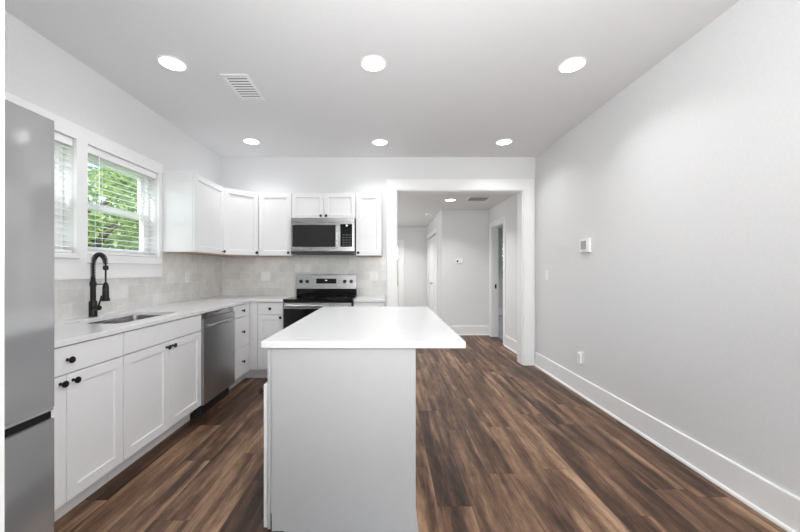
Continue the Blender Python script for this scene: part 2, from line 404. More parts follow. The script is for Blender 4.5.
# kitchen window casing
b = MB(); wx = XL+0.02
Y0c, Y1c, Z0c, Z1c = 1.52, 3.256, 1.18, 2.256
b.box(XL, wx, Y0c, Y1c, WZ1, Z1c); b.box(XL, wx, Y0c, Y1c, Z0c, WZ0)
b.box(XL, wx, Y0c, W1[0], WZ0, WZ1); b.box(XL, wx, W1[1], W2[0], WZ0, WZ1); b.box(XL, wx, W2[1], Y1c, WZ0, WZ1)
trim(3, b, 'flat white casing around the pair of kitchen windows', 0)
for k, (a, z) in enumerate((W1, W2)):
    b = MB().box(XL-0.04, wx+0.018, a-0.008, z+0.008, 1.325 if k == 0 else 1.296, 1.358)
    structure(b.build('window_%d_stool' % (k+1), TRIM, bevel=0.004), 'white window stool under kitchen window')
# side door casing in hall
b = MB(); b.prism([(DY0-0.09, 0), (DY0, 0), (DY0, 2.04), (DY1, 2.04), (DY1, 0), (DY1+0.09, 0), (DY1+0.09, 2.13), (DY0-0.09, 2.13)], XR-0.018, XR, 'x')
trim(5, b, 'white casing of the side room doorway')
b = MB(); b.prism([(DY0, 0), (DY0+0.012, 0), (DY0+0.012, 2.028), (DY1-0.012, 2.028), (DY1-0.012, 0), (DY1, 0), (DY1, 2.04), (DY0, 2.04)], XR-0.003, XR+0.123, 'x')
tj = trim(6, b, 'white jamb of the side room doorway', 0.002)
sp = MB().box(XR+0.055, XR+0.085, DY1-0.016, DY1-0.011, 0.90, 0.98).build('strike_plate', BLACK, tj)
sp['label'] = 'black strike plate'
b = MB(); b.prism([(CD0-0.09, 0), (CD0, 0), (CD0, 2.04), (CD1, 2.04), (CD1, 0), (CD1+0.09, 0), (CD1+0.09, 2.13), (CD0-0.09, 2.13)], 1.012, 1.03, 'x')
trim(7, b, 'white casing of the corridor closet')
b = MB(); b.prism([(-0.72, 0), (-0.58, 0), (-0.58, 1.965), (0.29, 1.965), (0.29, 0), (0.43, 0), (0.43, 2.05), (-0.72, 2.05)], 9.112, 9.13, 'y')
trim(8, b, 'white casing of the door at the corridor end')
# corner bead of the hall wall
def baseboard(name, p0, p1, n, label):
    """p0->p1 along the wall foot, n = inward normal (2d)"""
    prof = [(0, 0), (0.030, 0), (0.030, 0.008), (0.026, 0.016), (0.016, 0.020), (0.016, 0.171), (0.012, 0.176), (0, 0.176)]
    b = MB(); A = []; Bv = []
    for d, z in prof:
        A.append(b.bm.verts.new((p0[0]+n[0]*d, p0[1]+n[1]*d, z))); Bv.append(b.bm.verts.new((p1[0]+n[0]*d, p1[1]+n[1]*d, z)))
    k = len(prof); b.bm.faces.new(A); b.bm.faces.new(Bv[::-1])
    for i in range(k): b.bm.faces.new((A[i], Bv[i], Bv[(i+1) % k], A[(i+1) % k]))
    return structure(b.build('baseboard_' + name, TRIM), label)
baseboard('right', (XR, -4.5), (XR, YB-c), (-1, 0), 'tall white baseboard along the right kitchen wall')
baseboard('hall_right', (XR, YB+BT), (XR, DY0-0.09), (-1, 0), 'white baseboard in the hall before the side doorway')
baseboard('hall_centre', (1.03, 6.51), (XR, 6.51), (0, -1), 'white baseboard under the hall thermostat wall')
baseboard('corridor', (1.03, 6.53), (1.03, CD0-0.09), (-1, 0), 'white baseboard beside the closet')
baseboard('corridor_end', (0.43, 9.13), (1.03, 9.13), (0, -1), 'white baseboard at the corridor end')
baseboard('corridor_left', (-1.2, 9.13), (-0.72, 9.13), (0, -1), 'white baseboard left of the end door')
baseboard('behind', (XL, -4.5), (XR, -4.5), (0, 1), 'white baseboard of the rear wall')
baseboard('side_room', (2.05, 9.5), (5.0, 9.5), (0, -1), 'white baseboard of the side room')

# ------------------------------------------------------------------ windows
def window_unit(n, y0, y1, label):
    """double hung window in the left wall: frame, sashes, panes"""
    r = bpy.data.objects.new('window_%d' % n, None); COL.objects.link(r); r['kind'] = 'structure'; r['label'] = label; r['category'] = 'window'
    xo = XL-0.15; f = MB()
    f.box(xo, XL-0.075, y0, y0+0.03, WZ0, WZ1); f.box(xo, XL-0.075, y1-0.03, y1, WZ0, WZ1)
    f.box(xo, XL-0.075, y0+0.03, y1-0.03, WZ1-0.03, WZ1); f.box(xo, XL-0.075, y0+0.03, y1-0.03, WZ0, WZ0+0.02)
    f.build('frame', TRIM, r, 0.002)
    a, z = y0+0.03, y1-0.03
    def sash(x0, x1, z0, z1):
        m = MB(); s = 0.042
        m.box(x0, x1, a, a+s, z0, z1); m.box(x0, x1, z-s, z, z0, z1); m.box(x0, x1, a+s, z-s, z0, z0+s); m.box(x0, x1, a+s, z-s, z1-s*0.95, z1)
        so_ = m.build('sash', TRIM, r, 0.002)
        MB().box((x0+x1)/2-0.002, (x0+x1)/2+0.002, a+s, z-s, z0+s, z1-s).build('pane', GLASS, so_)
    sash(xo+0.05, xo+0.075, WZ0+0.02, 1.750)
    sash(xo+0.015, xo+0.045, 1.706, WZ1-0.03)
    return r
window_unit(1, *W1, 'kitchen window nearer the refrigerator')
window_unit(2, *W2, 'kitchen window behind the black faucet')
def blind(y0, y1, label):
    r = thing('window_blind', label, 'blind', (XL-0.03, (y0+y1)/2, WZ0), 0, 'white blinds on the kitchen windows')
    h = WZ1-WZ0; w = (y1-y0)/2-0.008
    MB().box(-0.028, 0.028, -w, w, h-0.055, h-0.002).build('headrail', BLIND, r, 0.003)
    b = MB(); n = 17
    for i in range(n):
        z = 0.045 + (h-0.055-0.060)*i/(n-1)
        t = 0.14
        a_ = (-0.024*math.cos(t), z+0.024*math.sin(t)); c_ = (0.024*math.cos(t), z-0.024*math.sin(t)); th = 0.0022
        v = [b.bm.verts.new(p) for yy in (-w+0.004, w-0.004) for p in ((a_[0], yy, a_[1]), (0, yy, z+0.0025), (c_[0], yy, c_[1]), (c_[0], yy, c_[1]-th), (0, yy, z+0.0025-th), (a_[0], yy, a_[1]-th))]
        for k in range(6): b.bm.faces.new((v[k], v[(k+1) % 6], v[6+(k+1) % 6], v[6+k]))
        b.bm.faces.new(v[:6]); b.bm.faces.new(v[6:][::-1])
    b.build('slats', BLIND, r)
    MB().box(-0.026, 0.026, -w+0.002, w-0.002, 0.004, 0.022).build('bottom_rail', BLIND, r, 0.003)
    for yy in (-w*0.62, w*0.62):
        MB().tube([(0.027, yy, 0.02), (0.027, yy, h-0.055)], 0.0012, 6).build('ladder_cord', BLIND, r)
        MB().tube([(-0.027, yy, 0.02), (-0.027, yy, h-0.055)], 0.0012, 6).build('ladder_cord', BLIND, r)
    MB().tube([(0.036, -w*0.72, h-0.04), (0.037, -w*0.72, h-0.48)], 0.004, 8).build('tilt_wand', BLIND, r)
    return r
blind(*W1, 'white horizontal blind on the window beside the refrigerator')
blind(*W2, 'white horizontal blind on the window above the faucet')
def plain_window_y(n, x0, x1, z0, z1, y, t, label, bar=True):
    r = bpy.data.objects.new('window_%d' % n, None); COL.objects.link(r); r['kind'] = 'structure'; r['label'] = label; r['category'] = 'window'
    m = MB(); s = 0.05
    m.box(x0, x0+s, y, y+t, z0, z1); m.box(x1-s, x1, y, y+t, z0, z1); m.box(x0+s, x1-s, y, y+t, z0, z0+s); m.box(x0+s, x1-s, y, y+t, z1-s, z1)
    if bar: m.box(x0+s, x1-s, y, y+t, (z0+z1)/2-0.03, (z0+z1)/2+0.03)
    m.build('frame', TRIM, r, 0.002)
    MB().box(x0+s, x1-s, y+t/2-0.002, y+t/2+0.002, z0+s, z1-s).build('pane', GLASS, r)
    return r
plain_window_y(3, -1.65, -0.15, 0.7, 2.2, -4.58, 0.05, 'left window of the living area behind')
plain_window_y(4, 0.25, 1.75, 0.7, 2.2, -4.58, 0.05, 'right window of the living area behind')
plain_window_y(5, 3.15, 3.95, 0.95, 2.1, 9.53, 0.05, 'window of the side room')

# ------------------------------------------------------------------ doors
d = bpy.data.objects.new('door_1', None); COL.objects.link(d); d['kind'] = 'structure'; d['label'] = 'exterior door with a glass pane at the corridor end'; d['category'] = 'door'
m = MB(); x0, x1, y0, y1 = -0.575, 0.285, 9.17, 9.215
m.box(x0, x1, y0, y1, 0.01, 0.80); m.box(x0, x1, y0, y1, 1.88, 1.96); m.box(x0, x0+0.03, y0, y1, 0.80, 1.88); m.box(x1-0.015, x1, y0, y1, 0.80, 1.88)
m.build('door_leaf', TRIM, d, 0)
MB().box(x0+0.03, x1-0.015, 9.190, 9.195, 0.80, 1.88).build('pane', GLASS, d)
k = 2
for (a, z, ky) in ((CD0+0.004, (CD0+CD1)/2-0.003, (CD0+CD1)/2-0.05), ((CD0+CD1)/2+0.003, CD1-0.004, (CD0+CD1)/2+0.05)):
    d = bpy.data.objects.new('door_%d' % k, None); COL.objects.link(d); d['kind'] = 'structure'; d['category'] = 'door'
    d['label'] = 'nearer white closet door in the corridor' if k == 2 else 'farther white closet door in the corridor'
    # leaf facing -x
    d.location = (1.045, z, 0.01); d.rotation_euler = (0, 0, math.radians(-90))
    w = z-a
    mm = MB(); mm.shaker(w, 0.95, 0.035, 0.10, 0.01); mm.shaker(w, 1.06, 0.035, 0.10, 0.01, z0=0.95)
    mm.build('door_leaf', TRIM, d)
    kx = z-ky
    MB().lathe([(0.008, 0), (0.008, -0.03), (0.022, -0.035), (0.028, -0.05), (0.020, -0.062), (0.0, -0.064)], 'y', (kx, 0, 0.93), 16).build('knob', STEEL, d, smooth=True)
    k += 1

# ------------------------------------------------------------------ ceiling lights, vents, detector
def light_fixture():
    r = thing('recessed_light', '', 'ceiling light', (0, 0, 0), 0, 'recessed downlights in the ceilings')
    b = MB(); prof = [(0.080, -0.004), (0.083, -0.009), (0.089, -0.009), (0.094, -0.004), (0.094, 0.0)]
    seg = 32; rings = []
    for rr, t in prof + [(0.080, 0.0)]:
        rings.append([b.bm.verts.new((rr*math.cos(2*math.pi*q/seg), rr*math.sin(2*math.pi*q/seg), t)) for q in range(seg)])
    for i in range(len(rings)):
        A, Bq = rings[i], rings[(i+1) % len(rings)]
        for q in range(seg): b.bm.faces.new((A[q], A[(q+1) % seg], Bq[(q+1) % seg], Bq[q]))
    b.build('trim_ring', PLASTIC, r, smooth=True)
    MB().lathe([(0.0799, 0.0), (0.0799, -0.005), (0.05, -0.0065), (0.001, -0.007)], 'z', (0, 0, 0), 32).build('lens', LENS, r, smooth=True)
    return r
LX = {'l': 'near the window wall', 'm': 'in the middle', 'r': 'near the right wall'}
lf = light_fixture(); first = True
spots = [(-1.54, 2.43, 'front-row round downlight in the kitchen ceiling, left one beside the air vent'),
         (-0.105, 2.435, 'front-row round downlight in the kitchen ceiling above the island'),
         (1.326, 2.45, 'front-row round downlight in the kitchen ceiling near the right wall'),
         (-1.567, 3.90, 'back-row round downlight in the kitchen ceiling above the left counter corner'),
         (-0.093, 3.93, 'back-row round downlight in the kitchen ceiling in front of the microwave'),
         (1.337, 3.92, 'back-row round downlight in the kitchen ceiling before the hall opening')]
for x, y, lab in spots:
    o = lf if first else copy_tree(lf); first = False
    o.location = (x, y, ZC); o['label'] = lab
    area('downlight_lamp', (0, 0, -0.012), (0, 0, 0), 0.13, 0.13, LAMP_W, (0.985, 0.99, 1), o, 'DISK', SPREAD)
o = copy_tree(lf); o.location = (1.02, 5.56, HC); o['label'] = 'round downlight in the lower hall ceiling seen through the opening'
for ch in list(o.children):
    if ch.type == 'LIGHT': bpy.data.objects.remove(ch)
area('downlight_lamp', (0, 0, -0.012), (0, 0, 0), 0.13, 0.13, 9, (0.985, 0.99, 1), o, 'DISK', SPREAD)
# bare fill lamps added, unseen, behind the camera and at the corridor end
for x in (-1.2, 0.0, 1.3):
    for y in (-0.8, -2.8):
        area('fill_lamp_behind', (x, y, ZC-0.015), (0, 0, 0), 0.13, 0.13, LAMP_W, (0.985, 0.99, 1), None, 'DISK', SPREAD)
area('corridor_fill', (0.2, 8.2, HC-0.015), (0, 0, 0), 0.13, 0.13, 12, (1, 0.99, 0.97), None, 'DISK', SPREAD)
area('side_room_lamp', (3.4, 7.5, HC-0.015), (0, 0, 0), 0.13, 0.13, 16, (1, 0.99, 0.97), None, 'DISK', SPREAD)

def vent(x0, x1, y0, y1, z, label, n, along='x', lm=None):
    cx, cy = (x0+x1)/2, (y0+y1)/2
    r = thing('air_vent', label, 'vent', (cx, cy, z))
    w, h = (x1-x0)/2, (y1-y0)/2; s = 0.022
    b = MB(); b.box(-w-s, w+s, -h-s, -h, -0.007, 0); b.box(-w-s, w+s, h, h+s, -0.007, 0); b.box(-w-s, -w, -h, h, -0.007, 0); b.box(w, w+s, -h, h, -0.007, 0)
    b.build('vent_frame', PLASTIC, r, 0.001)
    MB().box(-w, w, -h, h, -0.0012, -0.0002).build('vent_cavity_shade', VENTD, r)  # flat dark sheet drawn for the shade inside the duct
    b = MB()
    for i in range(n):
        if along == 'x':
            t = -h + 2*h*(i+0.5)/n; e = h/n*0.45
            b.prism([(t-e, -0.0015), (t+e*0.6, -0.0075), (t+e*0.9, -0.0065), (t-e*0.7, -0.0013)], -w, w, 'x')
        else:
            t = -w + 2*w*(i+0.5)/n; e = w/n*0.45
            b.prism([(t-e, -0.0015), (t+e*0.6, -0.0075), (t+e*0.9, -0.0065), (t-e*0.7, -0.0013)], -h, h, 'y')
    b.build('louvers', lm or PLASTIC, r)
    return r
vent(-1.245, -1.085, 2.585, 2.925, ZC, 'white slotted air vent in the kitchen ceiling', 9)
vent(1.30, 1.60, 5.36, 5.62, HC, 'return vent in the hall ceiling, shade coloured into its louvers', 12, 'x', mat('vent_louver_shade', (0.36, 0.36, 0.36), 0.5))  # white louvers coloured grey for the shade between them
sd = thing('smoke_detector', 'small round smoke detector on the corridor ceiling', 'smoke detector', (0.83, 6.95, HC))
MB().lathe([(0.07, 0), (0.07, -0.012), (0.062, -0.028), (0.045, -0.036), (0.001, -0.037)], 'z').build('cover', PLASTIC, sd, smooth=True)
MB().lathe([(0.018, -0.034), (0.018, -0.040), (0.001, -0.041)], 'z').build('test_button', GREYPL, sd, smooth=True)

# ------------------------------------------------------------------ cabinets
def knob(parent, x, z, y=0.0, name='knob'):
    o = MB().lathe([(0.0085, 0.0), (0.0070, -0.004), (0.0055, -0.012), (0.0070, -0.018), (0.0150, -0.021), (0.0165, -0.025), (0.0150, -0.029), (0.006, -0.031), (0.0005, -0.0312)], 'y', (0, 0, 0), 18).build(name, BLACK, parent, smooth=True)
    o.location = (x, y, z); o['label'] = 'round black knob'
    return o
def cab_door(parent, x, z, w, h, kx=None, kz=None, material=CAB, name='door', rail=0.057):
    """x,z = lower-left corner, front plane y=0 of the carcass; door stands in front"""
    o = MB().shaker(w, h, 0.019, rail, 0.009).build(name, material, parent, 0.0012, seg=1)
    o.location = (x, -0.0205, z)
    if kx is not None: knob(o, kx, kz)
    return o
def slab_front(parent, x, z, w, h, kx=None, kz=None, name='drawer', material=CAB):
    o = MB().box(0, w, 0, 0.019, 0, h).build(name, material, parent, 0.002)
    o.location = (x, -0.0205, z)
    if kx is not None: knob(o, kx, kz)
    return o
RZL = math.radians(90)
FX = -1.572        # carcass face of the left run (door face about -1.552)
def base_cabinet(label, loc, rz, w, depth=0.60, top=0.882, toe=(0, 0)):
    r = thing('base_cabinet', label, 'cabinet', loc, rz)
    b = MB(); t = 0.018
    b.box(0, t, 0, depth, 0.115, top); b.box(w-t, w, 0, depth, 0.115, top); b.box(t, w-t, 0, depth, 0.115, 0.133)
    b.box(t, w-t, depth-0.012, depth, 0.133, top)
    b.box(t, w-t, 0.0, 0.018, top-0.045, top); b.box(t, w-t, 0.0, 0.018, 0.133, 0.15); b.box(t, w-t, 0.0, 0.018, 0.72, 0.76)
    b.box(t, 0.04, 0.0, 0.018, 0.15, 0.72); b.box(w-0.04, w-t, 0.0, 0.018, 0.15, 0.72)
    b.build('body', CAB, r)
    MB().box(-toe[0], w+toe[1], 0.075, 0.090, 0.0, 0.1145).build('toe_kick', CAB, r)
    return r
G = 0.0025
# left run
c1 = base_cabinet('white base cabinet with one drawer over two doors, next to the refrigerator', (FX, 1.290, 0), RZL, 0.704)
slab_front(c1, G, 0.745, 0.704-2*G, 0.132, 0.352, 0.066)
cab_door(c1, G, 0.122, 0.3495-G, 0.617, 0.3495-G-0.030, 0.617-0.035)
cab_door(c1, 0.3545, 0.122, 0.3495-G, 0.617, 0.030, 0.617-0.035)
c2 = base_cabinet('white sink base cabinet with a long false front over two doors, beneath the faucet', (FX, 1.996, 0), RZL, 0.832)
slab_front(c2, G, 0.745, 0.832-2*G, 0.132, name='false_front')
cab_door(c2, G, 0.122, 0.4135-G, 0.617, 0.4135-G-0.030, 0.617-0.035)
cab_door(c2, 0.4185, 0.122, 0.4135-G, 0.617, 0.030, 0.617-0.035)
c3 = base_cabinet('white cabinet bank of three drawers between dishwasher and corner', (FX, 3.425, 0), RZL, 0.395, toe=(0, 0.104))
slab_front(c3, G, 0.750, 0.375, 0.127, 0.188, 0.0635)
slab_front(c3, G, 0.430, 0.375, 0.315, 0.188, 0.1575)
slab_front(c3, G, 0.122, 0.375, 0.303, 0.188, 0.1515)
# back run (front faces -y)
FYB = 3.850
c4 = base_cabinet('white corner base cabinet with drawer and door, left of the range', (FX-0.0, FYB, 0), 0, 0.397, 0.59, toe=(0.074, 0))
MB().box(0.0005, 0.098, -0.012, -0.0005, 0.115, 0.882).build('filler_strip', CAB, c4)
slab_front(c4, 0.105, 0.745, 0.287, 0.132, 0.1435, 0.066)
cab_door(c4, 0.105, 0.122, 0.287, 0.617, 0.287-0.026, 0.617-0.028)
c5 = base_cabinet('narrow white base cabinet right of the range', (-0.388, FYB, 0), 0, 0.345, 0.59)
slab_front(c5, G, 0.745, 0.34, 0.132, 0.17, 0.066)
cab_door(c5, G, 0.122, 0.34, 0.617, 0.028, 0.617-0.035)

# countertops
ZT0, ZT1 = 0.884, 0.914
XE = -1.537; YE = 3.806
def slab_with_hole():
    bm = MB()
    SX0, SX1, SY0, SY1, rad = -2.035, -1.655, 2.10, 2.725, 0.05
    outer = [(XL+0.001, 1.276), (XE, 1.276), (XE, YE), (-1.174, YE), (-1.174, YB-0.001), (XL+0.001, YB-0.001)]
    inner = []
    for cx, cy, a0 in ((SX1-rad, SY1-rad, 0), (SX0+rad, SY1-rad, 90), (SX0+rad, SY0+rad, 180), (SX1-rad, SY0+rad, 270)):
        for q in range(7):
            a = math.radians(a0+15*q); inner.append((cx+rad*math.cos(a), cy+rad*math.sin(a)))
    b = bm.bm
    for z in (ZT0, ZT1):
        edges = []
        for pts in (outer, inner):
            vs = [b.verts.new((x, y, z)) for x, y in pts]
            edges += [b.edges.new((vs[i], vs[(i+1) % len(vs)])) for i in range(len(vs))]
            if pts is outer: vo = vs
            else: vi = vs
        bmesh.ops.triangle_fill(b, use_beauty=True, use_dissolve=False, edges=edges)
        if z == ZT0: lo, li = vo, vi
    for A, Bq in ((lo, vo), (li, vi)):
        n = len(A)
        for i in range(n): b.faces.new((A[i], A[(i+1) % n], Bq[(i+1) % n], Bq[i]))
    return bm
tag(slab_with_hole().build('countertop', QUARTZ, bevel=0.003), 'white quartz L-shaped countertop with the sink cut into it', 'countertop')
tag(MB().box(-0.386, -0.030, YE, YB-0.001, ZT0, ZT1).build('countertop', QUARTZ, bevel=0.003), 'short white quartz countertop piece right of the range', 'countertop')

# backsplash
b = MB(); tx = XL+0.008
b.box(XL+0.0005, tx, 1.276, Y1c, ZT1, Z0c-0.001); b.box(XL+0.0005, tx, Y1c, YB-0.009, ZT1, 1.418)
tag(b.build('tile_backsplash', TILE_L), 'grey-beige stone tile backsplash on the window wall', 'backsplash')
tag(MB().box(XL+0.0005, -0.021, YB-0.008, YB-0.0005, ZT1, 1.418).build('tile_backsplash', TILE_B), 'grey-beige stone tile backsplash behind the range', 'backsplash')

# sink
s = thing('kitchen_sink', 'undermount stainless steel sink below the window', 'sink', (-1.845, 2.4125, ZT0))
b = MB(); hx, hy = 0.200, 0.323; dz = 0.20
def rr(hx, hy, r, z, n=6):
    out = []
    for sx, sy, a0 in ((1, 1, 0), (-1, 1, 90), (-1, -1, 180), (1, -1, 270)):
        for q in range(n+1):
            a = math.radians(a0+90*q/n); out.append(b.bm.verts.new((sx*(hx-r)+r*math.cos(a), sy*(hy-r)+r*math.sin(a), z)))
    return out
loops = [rr(hx+0.012, hy+0.012, 0.06, -0.001), rr(hx, hy, 0.055, -0.001), rr(hx-0.004, hy-0.004, 0.055, -dz+0.02), rr(hx-0.03, hy-0.03, 0.04, -dz),
         rr(hx-0.028, hy-0.028, 0.04, -dz-0.003), rr(hx+0.003, hy+0.003, 0.055, -dz+0.018), rr(hx+0.003, hy+0.003, 0.055, -0.003), rr(hx+0.012, hy+0.012, 0.06, -0.003)]
for A, Bq in zip(loops, loops[1:]):
    n = len(A)
    for i in range(n): b.bm.faces.new((A[i], A[(i+1) % n], Bq[(i+1) % n], Bq[i]))
    if A is loops[3]: pass
n = len(loops[0])
for i in range(n): b.bm.faces.new((loops[-1][i], loops[-1][(i+1) % n], loops[0][(i+1) % n], loops[0][i]))
b.bm.faces.new(loops[3]); b.bm.faces.new(loops[4][::-1])
# remove the joining band between inside floor loop and outside floor loop
b.build('basin', STEEL, s, smooth=True)
MB().lathe([(0.045, -dz+0.0005), (0.045, -dz+0.004), (0.030, -dz+0.003), (0.001, -dz+0.002)], 'z').build('drain', STEEL, s, smooth=True)

# faucet
f = thing('kitchen_faucet', 'black pull-down spring faucet standing behind the sink', 'faucet', (-2.092, 2.412, ZT1), math.radians(-20))
MB().lathe([(0.027, 0.0), (0.027, 0.004), (0.0245, 0.006), (0.0245, 0.105), (0.021, 0.110), (0.0165, 0.114), (0.0165, 0.215), (0.020, 0.218), (0.020, 0.245), (0.0155, 0.250), (0.013, 0.285), (0.001, 0.286)], 'z').build('body', BLACK, f, smooth=True)
R = 0.068; zt = 0.372
arc = [(0, 0, 0.28)] + [(0, 0, 0.28+(zt-0.28)*q/6) for q in range(1, 6)] + [(R-R*math.cos(math.radians(a)), 0, zt+R*math.sin(math.radians(a))) for a in range(0, 181, 9)]
hose = arc + [(2*R, 0, zt-0.03), (2*R, 0, 0.235)]
MB().tube(hose, 0.0055, 10).build('hose', BLACK, f, smooth=True)
# coil: helix around arc
P = [Vector(p) for p in arc]; cum = [0]
for a, z in zip(P, P[1:]): cum.append(cum[-1]+(z-a).length)
def at(t):
    for i in range(len(P)-1):
        if cum[i+1] >= t: 
            u = (t-cum[i])/(cum[i+1]-cum[i]); d_ = (P[i+1]-P[i]).normalized(); return P[i].lerp(P[i+1], u), d_
    return P[-1], (P[-1]-P[-2]).normalized()
pitch = 0.0115; T = cum[-1]; steps = int(T/pitch*12); path = []
for q in range(steps+1):
    t = T*q/steps; p, d_ = at(t); n_ = Vector((0, 1, 0)); bb = d_.cross(n_)
    a = 2*math.pi*t/pitch; rr_ = 0.0135
    path.append(p + (n_*math.cos(a)+bb*math.sin(a))*rr_)
MB().tube(path, 0.0028, 6).build('spring', BLACK, f, smooth=True)
MB().lathe([(0.0135, 0.362), (0.016, 0.355), (0.016, 0.335), (0.010, 0.330)][::-1], 'z', (2*R, 0, 0), 18).build('collar', BLACK, f, smooth=True)
MB().lathe([(0.001, 0.115), (0.025, 0.116), (0.026, 0.128), (0.020, 0.136), (0.0185, 0.215), (0.014, 0.235), (0.008, 0.245)], 'z', (2*R, 0, 0), 20).build('spray_head', BLACK, f, smooth=True)
MB().tube([(0.012, 0, 0.230), (2*R-0.012, 0, 0.232)], 0.0045, 8).build('holder_arm', BLACK, f, smooth=True)
h = MB(); h.tube([(0.02, -0.0, 0.065), (0.050, -0.004, 0.065)], 0.013, 14)
h.tube([(0.044, -0.004, 0.065), (0.076, -0.006, 0.066)], 0.0175, 16); h.tube([(0.068, -0.006, 0.075), (0.090, -0.006, 0.120), (0.102, -0.006, 0.150)], [0.006, 0.005, 0.006], 8)
h.build('handle', BLACK, f, smooth=True)

# upper cabinets
UZ0, UZ1 = 1.420, 2.180
def upper(label, loc, rz, w, h, depth=0.300):
    r = thing('wall_cabinet', label, 'cabinet', loc, rz)
    MB().box(0, w, 0, depth, 0, h).build('body', CAB, r, 0.0015)
    MB().box(0.004, w-0.004, 0.003, depth-0.002, -0.0012, -0.0001).build('underside', PLY, r)['label'] = 'bare wood underside'
    return r
UH = UZ1-UZ0
UXF = XL+0.304
u1 = upper('white wall cabinet with one door, nearest the window', (UXF, 3.262, UZ0), RZL, 0.586, UH)
cab_door(u1, G, 0.002, 0.586-2*G, UH-0.004, 0.581-0.030, 0.032)
# diagonal corner cabinet
u2 = thing('wall_cabinet', 'white diagonal corner wall cabinet', 'cabinet', (UXF, 3.850, UZ0), math.radians(45))
dl = math.hypot(0.29, 0.29)
def loc45(x, y):
    v = Matrix.Rotation(math.radians(-45), 2) @ Vector((x-UXF, y-3.850)); return (v.x, v.y)
poly = [loc45(*p) for p in ((UXF, 3.850), (-1.580, 4.146), (-1.580, YB-0.001), (XL+0.001, YB-0.001), (XL+0.001, 3.850))]
MB().prism(poly, 0, UH).build('body', CAB, u2, 0.0015)
dlen = Vector((loc45(-1.580, 4.146))).length
MB().prism([loc45(*p) for p in ((UXF+0.004, 3.860), (-1.585, 4.150), (-1.585, YB-0.01), (XL+0.01, YB-0.01), (XL+0.01, 3.858))], -0.0012, -0.0001).build('underside', PLY, u2)['label'] = 'bare wood underside'
cab_door(u2, 0.010, 0.002, dlen-0.020, UH-0.004, dlen-0.020-0.030, 0.032)
UYF = YB-0.304
u3 = upper('white wall cabinet with one door, left of the microwave', (-1.578, UYF, UZ0), 0, 0.408, UH)
cab_door(u3, 0.012, 0.002, 0.392, UH-0.004, 0.392-0.030, 0.032)
u4 = upper('short white double-door wall cabinet above the microwave', (-1.168, UYF, 1.868), 0, 0.776, UZ1-1.868)
cab_door(u4, G, 0.002, 0.3855-G, 0.308, 0.3855-G-0.030, 0.030, rail=0.052)
cab_door(u4, 0.3905, 0.002, 0.3855-G, 0.308, 0.030, 0.030, rail=0.052)
u5 = upper('white wall cabinet with one door, right of the microwave', (-0.390, UYF, UZ0), 0, 0.312, UH)
cab_door(u5, G, 0.002, 0.312-2*G, UH-0.004, 0.028, 0.032)

# ------------------------------------------------------------------ appliances
def text(s, size, material, name, parent, loc, ext=0.0006, rot=(math.radians(90), 0, 0)):
    cu = bpy.data.curves.new(name, 'FONT'); cu.body = s; cu.size = size; cu.extrude = ext; cu.align_x = 'CENTER'; cu.align_y = 'CENTER'
    t_ = bpy.data.objects.new(name, cu); COL.objects.link(t_); bpy.context.view_layer.update()
    me = bpy.data.meshes.new_from_object(t_.evaluated_get(bpy.context.evaluated_depsgraph_get())); me.materials.clear(); me.materials.append(material)
    bpy.data.objects.remove(t_)
    o = bpy.data.objects.new(name, me); COL.objects.link(o); o.parent = parent; o.location = loc; o.rotation_euler = rot
    return o
# microwave, front plane y=0 at Y 4.03
mw = thing('microwave', 'stainless steel over-the-range microwave under the short cabinet', 'microwave', (-1.151, 4.045, 1.437))
W = 0.755; H = 0.426
MB().box(0, W, 0, 0.39, 0.03, H).build('body', RUBBER, mw, 0.002)
MB().box(0, W, -0.018, 0.30, 0.0, 0.0295).build('vent_underside', RUBBER, mw, 0.002)['label'] = 'black underside'
MB().box(0.001, W-0.001, -0.022, -0.0005, H-0.052, H-0.001).build('top_trim', STEEL, mw, 0.003)
b = MB()
dw = 0.575; dz0, dz1 = 0.030, H-0.054
b.shaker(dw-0.003, dz1-dz0, 0.021, 0.030, 0.004, 0.001, dz0, -0.022)
dm = b.build('door', STEEL, mw, 0.0015)
MB().box(0.018, dw-0.045, -0.0245, -0.020, 0.082, dz1-0.032).build('door_window', MGLASS, dm, 0.002)['label'] = 'dark tinted window'
MB().tube([(dw-0.022, -0.022, 0.075), (dw-0.022, -0.052, 0.078), (dw-0.022, -0.056, 0.12), (dw-0.022, -0.056, 0.29), (dw-0.022, -0.052, 0.325), (dw-0.022, -0.022, 0.328)], 0.0095, 12).build('handle', STEEL, dm, smooth=True)
cp = MB().box(dw, W-0.001, -0.022, -0.0005, 0.030, dz1).build('control_panel', STEEL, mw, 0.002)
MB().box(dw+0.012, W-0.028, -0.0245, -0.0215, 0.082, dz1-0.020).build('keypad', BGLASS, cp, 0.001)
MB().lathe([(0.010, -0.0246), (0.010, -0.0252), (0.001, -0.0253)], 'y', (dw+0.088, 0, dz1-0.038), 20).build('indicator_mark', DIGIT, cp)
for i in range(5):
    for j in range(3): MB().box(dw+0.040+0.038*j, dw+0.058+0.038*j, -0.0252, -0.0244, 0.10+0.03*i, 0.106+0.03*i).build('key', GREYPL, cp)

